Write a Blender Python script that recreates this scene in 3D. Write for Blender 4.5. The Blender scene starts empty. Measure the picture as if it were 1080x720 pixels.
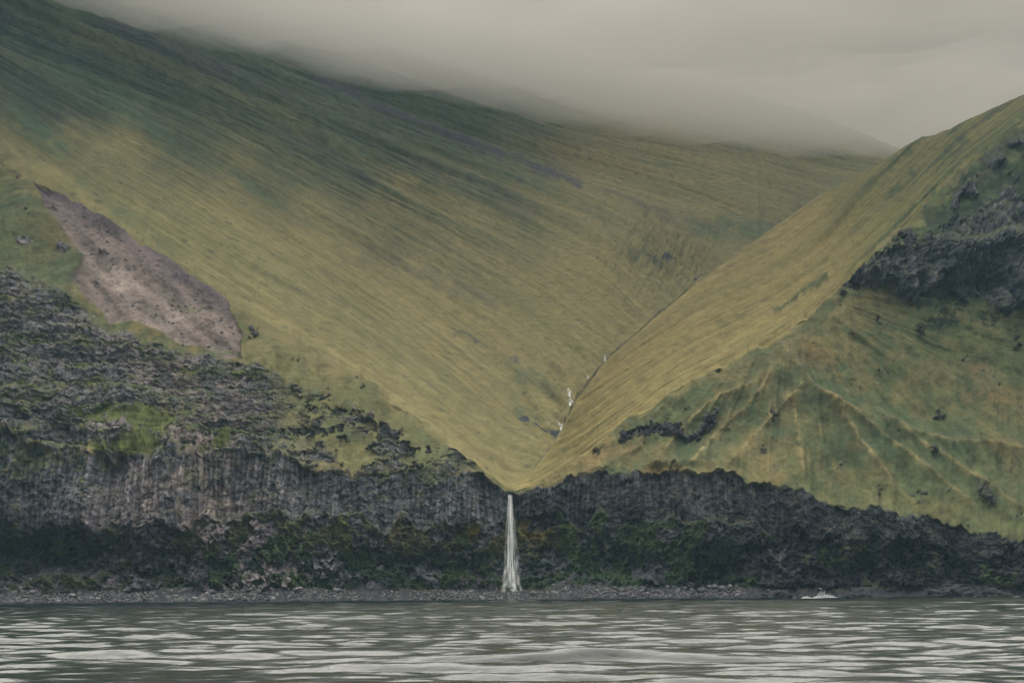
import bpy, math, random
import numpy as np

# ------------------------------------------------------------------ camera
sc = bpy.context.scene
col = sc.collection
W_, H_, F = 1080.0, 720.0, 1500.0          # working frame in photo pixels and focal length in pixels
CH, HOR, ROLL = 3.0, 624.0, 0.0074         # eye height above the water, horizon row, small roll
cam_d = bpy.data.cameras.new('camera')
cam = bpy.data.objects.new('camera', cam_d); col.objects.link(cam)
cam_d.sensor_width = 36.0; cam_d.lens = 50.0
cam_d.shift_y = (HOR - H_/2)/W_
cam.location = (0, 0, CH); cam.rotation_euler = (math.radians(90), ROLL, 0)
cam_d.clip_start = 0.5; cam_d.clip_end = 20000
sc.camera = cam

# ------------------------------------------------------------------ sky and sun
SUN_EL, SUN_AZ = 55.0, -5.0
world = bpy.data.worlds.new('World'); sc.world = world; world.use_nodes = True
nt = world.node_tree; nt.nodes.clear()
N = nt.nodes.new; L = nt.links.new
out = N('ShaderNodeOutputWorld'); bg = N('ShaderNodeBackground'); bg2 = N('ShaderNodeBackground')
sky = N('ShaderNodeTexSky'); sky.sky_type = 'NISHITA'; sky.sun_disc = False
sky.sun_elevation = math.radians(SUN_EL); sky.sun_rotation = math.radians(SUN_AZ)
L(sky.outputs[0], bg.inputs[0]); bg.inputs[1].default_value = 0.05
tc = N('ShaderNodeTexCoord'); sep = N('ShaderNodeSeparateXYZ'); L(tc.outputs['Generated'], sep.inputs[0])
ramp = N('ShaderNodeValToRGB'); L(sep.outputs['Z'], ramp.inputs[0])
e = ramp.color_ramp.elements
e[0].position = 0.0; e[0].color = (0.24, 0.23, 0.21, 1)
e[1].position = 1.0; e[1].color = (1.12, 1.09, 1.02, 1)
m1 = e.new(0.35); m1.color = (0.36, 0.345, 0.32, 1)
ns = N('ShaderNodeTexNoise'); ns.inputs['Scale'].default_value = 3.0; ns.inputs['Detail'].default_value = 5
mp = N('ShaderNodeMapping'); mp.inputs['Scale'].default_value = (1, 1, 3); L(tc.outputs['Generated'], mp.inputs[0]); L(mp.outputs[0], ns.inputs[0])
mr = N('ShaderNodeMapRange'); mr.inputs['From Min'].default_value = 0.3; mr.inputs['From Max'].default_value = 0.7
mr.inputs['To Min'].default_value = 0.8; mr.inputs['To Max'].default_value = 1.15; L(ns.outputs[0], mr.inputs[0])
L(ramp.outputs[0], bg2.inputs[0]); L(mr.outputs[0], bg2.inputs[1])
mx = N('ShaderNodeMixShader'); mx.inputs[0].default_value = 0.88
L(bg.outputs[0], mx.inputs[1]); L(bg2.outputs[0], mx.inputs[2]); L(mx.outputs[0], out.inputs[0])

sun_d = bpy.data.lights.new('sun', 'SUN'); sun_d.energy = 2.6; sun_d.angle = math.radians(85); sun_d.color = (1.0, 0.95, 0.85)
sun = bpy.data.objects.new('sun', sun_d); col.objects.link(sun)
el, az = math.radians(SUN_EL), math.radians(SUN_AZ)
from mathutils import Vector
sd = Vector((math.sin(az)*math.cos(el), math.cos(az)*math.cos(el), math.sin(el)))
sun.rotation_euler = sd.to_track_quat('Z', 'Y').to_euler()

vs = sc.view_settings
sc.display_settings.display_device = 'sRGB'
vs.view_transform = 'Standard'; vs.look = 'None'; vs.gamma = 1.0; vs.use_curve_mapping = False
vs.exposure = 1.32
cy = sc.cycles
cy.volume_bounces = 6; cy.max_bounces = 10; cy.transparent_max_bounces = 16; cy.diffuse_bounces = 2
cy.use_denoising = True
try: cy.denoiser = 'OPENIMAGEDENOISE'
except Exception: pass

DENS = 1.0                                  # mesh density

# ------------------------------------------------------------------ helpers
rng = np.random.default_rng(7)
random.seed(7)
def field(seed, beta, n=1024, lo=4):
    r = np.random.default_rng(seed)
    f = np.fft.rfft2(r.standard_normal((n, n)))
    ky = np.fft.fftfreq(n)[:, None]*n; kx = np.fft.rfftfreq(n)[None, :]*n
    k = np.hypot(kx, ky); amp = np.where(k < lo, 0, np.maximum(k, 1.0)**(-beta))
    g = np.fft.irfft2(f*amp, s=(n, n)); return (g/g.std()).astype(np.float32)
FA = [field(i, 2.15) for i in range(3)]      # smooth fractal fields
FB = [field(10+i, 1.5) for i in range(3)]  # rougher ones
FW = field(20, 2.2)
def samp(T, a, b):
    n = T.shape[0]
    a = np.asarray(a, np.float32) % n; b = np.asarray(b, np.float32) % n
    i = np.floor(a).astype(np.int32); j = np.floor(b).astype(np.int32)
    fa = a - i; fb = b - j; i %= n; j %= n; i1 = (i+1) % n; j1 = (j+1) % n
    fa = fa*fa*(3-2*fa); fb = fb*fb*(3-2*fb)
    return (T[j, i]*(1-fa) + T[j, i1]*fa)*(1-fb) + (T[j1, i]*(1-fa) + T[j1, i1]*fa)*fb
def nz(a, b, size, k=0, rough=False, off=0.0):
    """fractal noise whose largest lumps are about size metres; about N(0,1)"""
    T = (FB if rough else FA)[k % 3]; s = 256.0/2/size
    return samp(T, np.asarray(a)*s + 137.3*off + 31*k, np.asarray(b)*s + 71.9*off + 17*k)
def sstep(a, b, x):
    t = np.clip((x-a)/(b-a), 0, 1); return t*t*(3-2*t)
def curve(pts, u, k, smooth=14):
    us = [p[0] for p in pts]
    fine = np.arange(-400, 1500, 2.0); y = np.interp(fine, us, [p[k] for p in pts])
    # extend linearly beyond the ends
    for side in (0, 1):
        a, b = (pts[0], pts[1]) if side == 0 else (pts[-1], pts[-2])
        g = (b[k]-a[k])/(b[0]-a[0]); m = fine < a[0] if side == 0 else fine > a[0]
        y[m] = a[k] + g*(fine[m]-a[0])*(0.8 if k == 1 else 0.35)
    w = np.hanning(smooth+2)[1:-1] if smooth > 2 else np.ones(1); w /= w.sum()
    y = np.convolve(np.pad(y, len(w), mode='edge'), w, 'same')[len(w):-len(w)]
    return np.interp(u, fine, y)
def crest_jag(u): return sstep(6, 60, np.abs(u-540))*(1.6*nz(u, 0*u + 7.0, 34, 0) + 0.8*nz(u, 0*u + 3.0, 11, 1))
def crest_v(u): return curve(Ii, u, 1, 18) + crest_jag(u)
CR, SR = math.cos(ROLL), math.sin(ROLL)
def P(u, v, Y):
    du = (u-540.0)/F; dv = (HOR-v)/F
    return (du*CR + dv*SR)*Y, Y, CH + (-du*SR + dv*CR)*Y
def polysd(poly, u, v):
    """signed distance in pixels, positive inside"""
    u = u.astype(np.float32); v = v.astype(np.float32)
    d = np.full(u.shape, 1e9, np.float32); ins = np.zeros(u.shape, bool)
    n = len(poly)
    for i in range(n):
        x0, y0 = poly[i]; x1, y1 = poly[(i+1) % n]
        ex, ey = x1-x0, y1-y0
        t = np.clip(((u-x0)*ex + (v-y0)*ey)/(ex*ex+ey*ey), 0, 1)
        d = np.minimum(d, (u-x0-t*ex)**2 + (v-y0-t*ey)**2)
        c = ((y0 > v) != (y1 > v)) & (u < (x1-x0)*(v-y0)/((y1-y0) if y1 != y0 else 1e-6) + x0)
        ins ^= c
    d = np.sqrt(d); return np.where(ins, d, -d)
def linesd(line, u, v):
    d = np.full(u.shape, 1e9, np.float32); tt = np.zeros(u.shape, np.float32)
    n = len(line)-1
    for i in range(n):
        x0, y0 = line[i]; x1, y1 = line[i+1]; ex, ey = x1-x0, y1-y0
        t = np.clip(((u-x0)*ex + (v-y0)*ey)/(ex*ex+ey*ey), 0, 1)
        q = (u-x0-t*ex)**2 + (v-y0-t*ey)**2
        m = q < d; d = np.where(m, q, d); tt = np.where(m, (i+t)/n, tt)
    return np.sqrt(d), tt
def ell(u, v, cu, cv, ru, rv, ang=0):
    c, s = math.cos(math.radians(ang)), math.sin(math.radians(ang))
    a = (u-cu)*c + (v-cv)*s; b = -(u-cu)*s + (v-cv)*c
    return np.exp(-((a/ru)**2 + (b/rv)**2))
def mixc(A, B, w):
    return A + (np.asarray(B, np.float32) - A)*w[..., None]
def normals(X, Y, Z):
    p = np.stack([X, Y, Z], -1)
    du = np.gradient(p, axis=1); dv = np.gradient(p, axis=0)
    n = np.cross(du, dv); n /= np.linalg.norm(n, axis=-1, keepdims=True) + 1e-9
    n *= np.where(n[..., 1:2] > 0, -1, 1)    # the sheets all face the sea
    return n

def link_mesh(name, verts, faces4, colr, mat, extra=None, smooth=True):
    me = bpy.data.meshes.new(name)
    me.vertices.add(len(verts)); me.vertices.foreach_set('co', verts.astype(np.float32).ravel())
    me.loops.add(faces4.size); me.loops.foreach_set('vertex_index', faces4.astype(np.int32).ravel())
    me.polygons.add(len(faces4)); me.polygons.foreach_set('loop_start', np.arange(0, faces4.size, 4, dtype=np.int32))
    me.polygons.foreach_set('loop_total', np.full(len(faces4), 4, np.int32))
    me.polygons.foreach_set('use_smooth', np.full(len(faces4), smooth))
    me.update(calc_edges=True)
    if colr is not None:
        ca = me.color_attributes.new('tint', 'FLOAT_COLOR', 'POINT')
        c4 = np.ones((len(verts), 4), np.float32); c4[:, :3] = colr; ca.data.foreach_set('color', c4.ravel())
    if extra is not None:
        at = me.attributes.new('grass', 'FLOAT', 'POINT'); at.data.foreach_set('value', extra.astype(np.float32).ravel())
    me.materials.append(mat)
    o = bpy.data.objects.new(name, me); col.objects.link(o); return o
def grid_faces(nr, nc):
    i = np.arange(nr*nc).reshape(nr, nc)
    return np.stack([i[:-1, :-1], i[:-1, 1:], i[1:, 1:], i[1:, :-1]], -1)
def sheet(regions, X, Y, Z, C, G, mat):
    """regions: list of (name, face mask) — each becomes an object"""
    nr, nc = X.shape
    f = grid_faces(nr, nc); V = np.stack([X, Y, Z], -1).reshape(-1, 3); Cc = C.reshape(-1, 3); Gg = G.reshape(-1)
    objs = []
    for name, m in regions:
        ff = f[m].reshape(-1, 4)
        if not len(ff): objs.append(None); continue
        used, inv = np.unique(ff, return_inverse=True)
        objs.append(link_mesh(name, V[used], inv.reshape(-1, 4), Cc[used], mat, Gg[used]))
    return objs
def tag(o, label=None, cat=None, group=None, kind=None):
    if label: o['label'] = label
    if cat: o['category'] = cat
    if group: o['group'] = group
    if kind: o['kind'] = kind
    return o

# ------------------------------------------------------------------ materials
def new_mat(name):
    m = bpy.data.materials.new(name); m.use_nodes = True; t = m.node_tree; t.nodes.clear()
    o = t.nodes.new('ShaderNodeOutputMaterial'); b = t.nodes.new('ShaderNodeBsdfPrincipled')
    t.links.new(b.outputs[0], o.inputs[0]); return m, t, b, o
def terrain_mat():
    m, t, b, o = new_mat('hill_ground'); Nn = t.nodes.new; Lk = t.links.new
    at = Nn('ShaderNodeAttribute'); at.attribute_name = 'tint'
    tc = Nn('ShaderNodeTexCoord')
    n1 = Nn('ShaderNodeTexNoise'); n1.inputs['Scale'].default_value = 1.3; n1.inputs['Detail'].default_value = 5; n1.inputs['Roughness'].default_value = 0.7
    Lk(tc.outputs['Object'], n1.inputs[0])
    n2 = Nn('ShaderNodeTexNoise'); n2.inputs['Scale'].default_value = 0.12; n2.inputs['Detail'].default_value = 4
    Lk(tc.outputs['Object'], n2.inputs[0])
    r = Nn('ShaderNodeMapRange'); r.inputs['From Min'].default_value = .28; r.inputs['From Max'].default_value = .72
    r.inputs['To Min'].default_value = .72; r.inputs['To Max'].default_value = 1.28; Lk(n1.outputs[0], r.inputs[0])
    r2 = Nn('ShaderNodeMapRange'); r2.inputs['From Min'].default_value = .3; r2.inputs['From Max'].default_value = .7
    r2.inputs['To Min'].default_value = .9; r2.inputs['To Max'].default_value = 1.1; Lk(n2.outputs[0], r2.inputs[0])
    ga = Nn('ShaderNodeAttribute'); ga.attribute_name = 'grass'
    rg = Nn('ShaderNodeMapRange'); rg.inputs['From Min'].default_value = .28; rg.inputs['From Max'].default_value = .72
    rg.inputs['To Min'].default_value = .88; rg.inputs['To Max'].default_value = 1.12; Lk(n1.outputs[0], rg.inputs[0])
    mg = Nn('ShaderNodeMix'); Lk(ga.outputs['Fac'], mg.inputs[0]); Lk(r.outputs[0], mg.inputs[2]); Lk(rg.outputs[0], mg.inputs[3])
    mu = Nn('ShaderNodeMath'); mu.operation = 'MULTIPLY'; Lk(mg.outputs[0], mu.inputs[0]); Lk(r2.outputs[0], mu.inputs[1])
    vm = Nn('ShaderNodeVectorMath'); vm.operation = 'SCALE'; Lk(at.outputs['Color'], vm.inputs[0]); Lk(mu.outputs[0], vm.inputs['Scale'])
    Lk(vm.outputs[0], b.inputs['Base Color'])
    b.inputs['Roughness'].default_value = 0.9; b.inputs['Specular IOR Level'].default_value = 0.25
    bp = Nn('ShaderNodeBump'); bp.inputs['Strength'].default_value = 0.6; bp.inputs['Distance'].default_value = 0.35
    Lk(n1.outputs[0], bp.inputs['Height']); Lk(bp.outputs[0], b.inputs['Normal'])
    return m
M_ter = terrain_mat()
def water_mat():
    m, t, b, o = new_mat('sea_water'); Nn = t.nodes.new; Lk = t.links.new
    b.inputs['Base Color'].default_value = (0.008, 0.014, 0.014, 1); b.inputs['Roughness'].default_value = 0.07
    b.inputs['IOR'].default_value = 1.33; b.inputs['Specular IOR Level'].default_value = 0.5
    tc = Nn('ShaderNodeTexCoord'); mp = Nn('ShaderNodeMapping'); mp.inputs['Scale'].default_value = (0.35, 1.0, 1); Lk(tc.outputs['Object'], mp.inputs[0])
    n1 = Nn('ShaderNodeTexNoise'); n1.inputs['Scale'].default_value = 2.6; n1.inputs['Detail'].default_value = 5; Lk(mp.outputs[0], n1.inputs[0])
    bp = Nn('ShaderNodeBump'); bp.inputs['Strength'].default_value = 0.8; bp.inputs['Distance'].default_value = 0.06
    Lk(n1.outputs[0], bp.inputs['Height']); Lk(bp.outputs[0], b.inputs['Normal'])
    return m
M_water = water_mat()
def stone_mat(name, c1, c2, rough=0.8):
    m, t, b, o = new_mat(name); Nn = t.nodes.new; Lk = t.links.new
    oi = Nn('ShaderNodeObjectInfo'); ge = Nn('ShaderNodeNewGeometry')
    n1 = Nn('ShaderNodeTexNoise'); n1.inputs['Scale'].default_value = 0.7; n1.inputs['Detail'].default_value = 6; Lk(ge.outputs['Position'], n1.inputs[0])
    ri = Nn('ShaderNodeMath'); ri.operation = 'ADD'; Lk(ge.outputs['Random Per Island'], ri.inputs[0]); Lk(oi.outputs['Random'], ri.inputs[1])
    fr = Nn('ShaderNodeMath'); fr.operation = 'FRACT'; Lk(ri.outputs[0], fr.inputs[0])
    a = Nn('ShaderNodeMath'); a.operation = 'MULTIPLY_ADD'; Lk(n1.outputs[0], a.inputs[0]); a.inputs[1].default_value = 0.8; Lk(fr.outputs[0], a.inputs[2])
    s = Nn('ShaderNodeMath'); s.operation = 'MULTIPLY'; Lk(a.outputs[0], s.inputs[0]); s.inputs[1].default_value = 0.58
    r = Nn('ShaderNodeValToRGB'); r.color_ramp.elements[0].color = (*c1, 1); r.color_ramp.elements[1].color = (*c2, 1); Lk(s.outputs[0], r.inputs[0])
    Lk(r.outputs[0], b.inputs['Base Color']); b.inputs['Roughness'].default_value = rough; b.inputs['Specular IOR Level'].default_value = 0.25
    bp = Nn('ShaderNodeBump'); bp.inputs['Strength'].default_value = 0.7; bp.inputs['Distance'].default_value = 0.1
    Lk(n1.outputs[0], bp.inputs['Height']); Lk(bp.outputs[0], b.inputs['Normal'])
    return m
M_stone = stone_mat('beach_stone', (0.022, 0.025, 0.03), (0.26, 0.25, 0.245))
M_wet = stone_mat('wet_stone', (0.012, 0.014, 0.017), (0.04, 0.04, 0.042), 0.6)
def fall_mat(name, fx, fz, lo, hi, edge):
    """white falling water, thin in streaks; UV x runs across, UV y down"""
    m, t, b, o = new_mat(name); Nn = t.nodes.new; Lk = t.links.new
    b.inputs['Base Color'].default_value = (0.62, 0.62, 0.6, 1); b.inputs['Roughness'].default_value = 0.5
    uv = Nn('ShaderNodeUVMap'); mp = Nn('ShaderNodeMapping'); mp.inputs['Scale'].default_value = (fx, fz, 1); Lk(uv.outputs[0], mp.inputs[0])
    n1 = Nn('ShaderNodeTexNoise'); n1.inputs['Scale'].default_value = 1; n1.inputs['Detail'].default_value = 4; Lk(mp.outputs[0], n1.inputs[0])
    r = Nn('ShaderNodeMapRange'); r.inputs['From Min'].default_value = lo; r.inputs['From Max'].default_value = hi; Lk(n1.outputs[0], r.inputs[0])
    sp = Nn('ShaderNodeSeparateXYZ'); Lk(uv.outputs[0], sp.inputs[0])
    a = Nn('ShaderNodeMath'); a.operation = 'SUBTRACT'; Lk(sp.outputs[0], a.inputs[0]); a.inputs[1].default_value = .5
    ab = Nn('ShaderNodeMath'); ab.operation = 'ABSOLUTE'; Lk(a.outputs[0], ab.inputs[0])
    e = Nn('ShaderNodeMapRange'); e.inputs['From Min'].default_value = .5; e.inputs['From Max'].default_value = edge; Lk(ab.outputs[0], e.inputs[0])
    ga = Nn('ShaderNodeAttribute'); ga.attribute_name = 'grass'
    rg = Nn('ShaderNodeMapRange'); rg.inputs['From Min'].default_value = .28; rg.inputs['From Max'].default_value = .72
    rg.inputs['To Min'].default_value = .88; rg.inputs['To Max'].default_value = 1.12; Lk(n1.outputs[0], rg.inputs[0])
    mg = Nn('ShaderNodeMix'); Lk(ga.outputs['Fac'], mg.inputs[0]); Lk(r.outputs[0], mg.inputs[2]); Lk(rg.outputs[0], mg.inputs[3])
    mu = Nn('ShaderNodeMath'); mu.operation = 'MULTIPLY'; Lk(mg.outputs[0], mu.inputs[0]); Lk(e.outputs[0], mu.inputs[1])
    Lk(mu.outputs[0], b.inputs['Alpha'])
    return m
M_foam_m, _t, _b, _o = new_mat('foam'); _b.inputs['Base Color'].default_value = (0.7, 0.7, 0.68, 1); _b.inputs['Roughness'].default_value = 0.9
M_foam = M_foam_m
def vol_mat(name, colr, dens, ani=0.0):
    m = bpy.data.materials.new(name); m.use_nodes = True; t = m.node_tree; t.nodes.clear()
    o = t.nodes.new('ShaderNodeOutputMaterial'); v = t.nodes.new('ShaderNodeVolumePrincipled')
    v.inputs['Color'].default_value = (*colr, 1); v.inputs['Density'].default_value = dens; v.inputs['Anisotropy'].default_value = ani
    t.links.new(v.outputs[0], o.inputs['Volume']); return m, v, t

# ------------------------------------------------------------------ the lines of the land, photo pixel + distance
B = [(-250, 0, 430), (0, 0, 455), (270, 0, 468), (540, 0, 481), (770, 0, 489), (1080, 0, 490), (1300, 0, 486)]
Cc = [(-250, 624, 452), (0, 624, 475), (270, 621, 482), (440, 622, 496), (530, 623, 505), (560, 623, 505), (600, 619, 500), (760, 618, 503), (800, 622, 497), (1080, 618, 494), (1300, 618, 490)]
Dd = [(-250, 598, 464), (0, 600, 487), (170, 600, 488), (300, 592, 492), (440, 585, 503), (530, 580, 514), (560, 580, 514), (650, 582, 511), (780, 585, 502), (1080, 596, 497), (1300, 600, 493)]
Ee = [(-250, 552, 460), (0, 552, 480), (160, 556, 482), (235, 540, 495), (330, 541, 501), (420, 548, 506), (500, 556, 516), (530, 545, 522), (560, 545, 522), (650, 545, 519), (760, 550, 509), (830, 560, 505), (950, 570, 501), (1080, 592, 501), (1300, 600, 497)]
Ff = [(-250, 450, 470), (0, 446, 490), (60, 480, 489), (110, 480, 489), (170, 472, 491), (240, 470, 499), (290, 478, 506), (330, 497, 507), (390, 500, 509), (440, 492, 513), (500, 498, 520), (525, 514, 524), (540, 521, 525),
      (560, 517, 526), (580, 511, 525), (610, 499, 524), (650, 496, 524), (680, 497, 523), (720, 499, 518), (750, 496, 515), (780, 503, 513), (800, 510, 512), (850, 515, 510), (870, 529, 510), (900, 536, 508), (950, 541, 506), (1000, 552, 505), (1040, 563, 504), (1080, 567, 504), (1300, 590, 500)]
Gg_ = [(-250, 425, 482), (0, 431, 500), (60, 436, 504), (130, 430, 504), (200, 440, 508), (300, 462, 518), (380, 470, 524), (440, 474, 524), (500, 492, 526), (530, 512, 525.5), (540, 520.2, 525.6),
       (560, 515, 527), (620, 488, 531), (700, 468, 538), (780, 460, 545), (850, 440, 545), (880, 420, 553), (930, 405, 562), (1000, 380, 570), (1080, 370, 575), (1300, 380, 575)]
Hh = [(-250, 215, 565), (0, 285, 552), (60, 314, 550), (110, 350, 545), (180, 372, 545), (250, 384, 546), (300, 402, 545), (370, 425, 543), (440, 462, 534), (500, 491, 529), (530, 513, 526), (540, 520, 526),
      (560, 514, 528), (620, 482, 535), (700, 435, 549), (780, 400, 560), (830, 372, 570), (880, 322, 584), (940, 318, 590), (1000, 322, 588), (1080, 322, 590), (1300, 310, 585)]
Jj = [(-250, 100, 610), (0, 215, 598), (60, 255, 585), (110, 292, 578), (180, 330, 570), (250, 362, 560), (300, 380, 556), (370, 410, 555), (440, 453, 543), (500, 491, 531), (530, 512, 526.5), (540, 519.8, 526.2),
      (560, 513.5, 528.5), (620, 480, 538), (700, 422, 553), (780, 385, 566), (830, 361, 574), (880, 305, 590), (940, 262, 594), (1000, 255, 592), (1080, 250, 593), (1300, 240, 590)]
Ii = [(-250, -25, 690), (0, 148, 640), (40, 184, 634), (100, 225, 622), (200, 288, 607), (250, 321, 598), (300, 349, 587), (370, 390, 573), (440, 441, 553), (500, 489, 536), (530, 512, 527), (540, 519.5, 526.5),
      (560, 513, 529), (600, 487, 538), (650, 452, 548), (720, 405, 562), (820, 357, 577), (870, 320, 590), (900, 288, 600), (955, 235, 618), (1010, 180, 650), (1080, 128, 690), (1300, -20, 760)]
S = [(540, 519.5, 526.5), (560, 496, 545), (590, 457, 578), (605, 418, 615), (638, 378, 700), (690, 333, 805), (740, 293, 910), (800, 250, 1040), (850, 217, 1160), (960, 190, 1250), (1300, 190, 1250)]
RS = [(540, 519, 527), (560, 497, 541), (590, 458, 566), (605, 423, 590), (638, 380, 648), (690, 333, 728), (740, 293, 785), (800, 252, 825), (850, 215, 850), (900, 185, 842), (955, 154, 832), (1010, 131, 815), (1080, 99, 800), (1300, -5, 800)]
Cb = [(-250, -60, 770), (0, 84, 690), (100, 140, 690), (200, 196, 690), (300, 256, 688), (400, 320, 680), (470, 372, 650), (520, 410, 622), (545, 436, 600), (590, 456.9, 579)]
Cq = [(-250, -105, 820), (0, 44, 740), (200, 124, 790), (400, 232, 825), (500, 290, 835), (560, 322, 800), (600, 350, 745), (638, 377.9, 701)]
Cd = [(-250, -150, 880), (0, 6, 795), (200, 80, 860), (360, 150, 930), (480, 203, 970), (560, 238, 985), (640, 275, 910), (690, 332.9, 806)]
Ce = [(-250, -180, 930), (0, -40, 860), (200, 30, 980), (360, 95, 1070), (480, 137, 1120), (610, 182, 1160), (720, 215, 1150), (800, 249.9, 1041)]
Cf = [(-250, -210, 970), (0, -80, 910), (200, 0, 1030), (400, 58, 1160), (600, 118, 1270), (760, 150, 1330), (870, 180, 1320), (960, 189.9, 1255)]
Ct = [(-250, -260, 1040), (0, -130, 990), (200, -50, 1110), (400, 8, 1270), (600, 60, 1370), (760, 92, 1430), (850, 118, 1440), (950, 155, 1450), (1080, 186, 1450), (1300, 189.8, 1450)]

SCREE = [(36, 195), (75, 207), (140, 243), (200, 286), (238, 313), (252, 345), (256, 378), (235, 376), (212, 364), (185, 358), (165, 347), (140, 336), (114, 338), (96, 318), (72, 292), (88, 268), (64, 238), (46, 212)]
OUT_R = [(884, 300), (905, 275), (935, 258), (955, 262), (990, 240), (1020, 225), (1080, 205), (1300, 150), (1300, 330), (1080, 322), (1030, 318), (1000, 300), (985, 300), (962, 322), (950, 318), (940, 300), (915, 303)]
GREEN_R = [(950, 236), (1010, 182), (1080, 132), (1300, -10), (1300, 340), (1080, 345), (1010, 330), (985, 345), (960, 320), (985, 290), (960, 262), (930, 262)]
OUT_M = [(648, 464), (655, 455), (680, 448), (705, 447), (716, 452), (722, 462), (738, 450), (745, 436), (756, 434), (752, 446), (738, 466), (728, 470), (715, 462), (690, 460), (672, 458), (655, 466)]

# ------------------------------------------------------------------ rock relief, metres towards the sea
def columns_relief(X, Z, w=1.7):
    xx = X + 0.8*nz(X, Z*0.3, 14, 1)
    cell = np.floor(xx/w); fx = xx/w - cell
    def h(a): return np.modf(np.abs(np.sin(a*12.9898 + 4.1)*43758.5453))[0]
    seg = np.floor(Z/(7 + 8*h(cell+3.3)) + 7*h(cell)); r = h(cell*1.7 + seg*9.1)
    r2 = h(np.floor(xx/(w*4.3))*3.1 + 0.5)
    columns_relief.crack = sstep(0.32, 0.48, np.abs(fx-0.5))
    return 1.1*(r-0.5) + 2.4*(r2-0.5) - 0.7*(2*np.abs(fx-0.5))**3

def grass_relief(X, Z, amp):
    return amp*(0.9*nz(X, Z, 26, 0) + 0.3*nz(X, Z, 7, 1))

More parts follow.
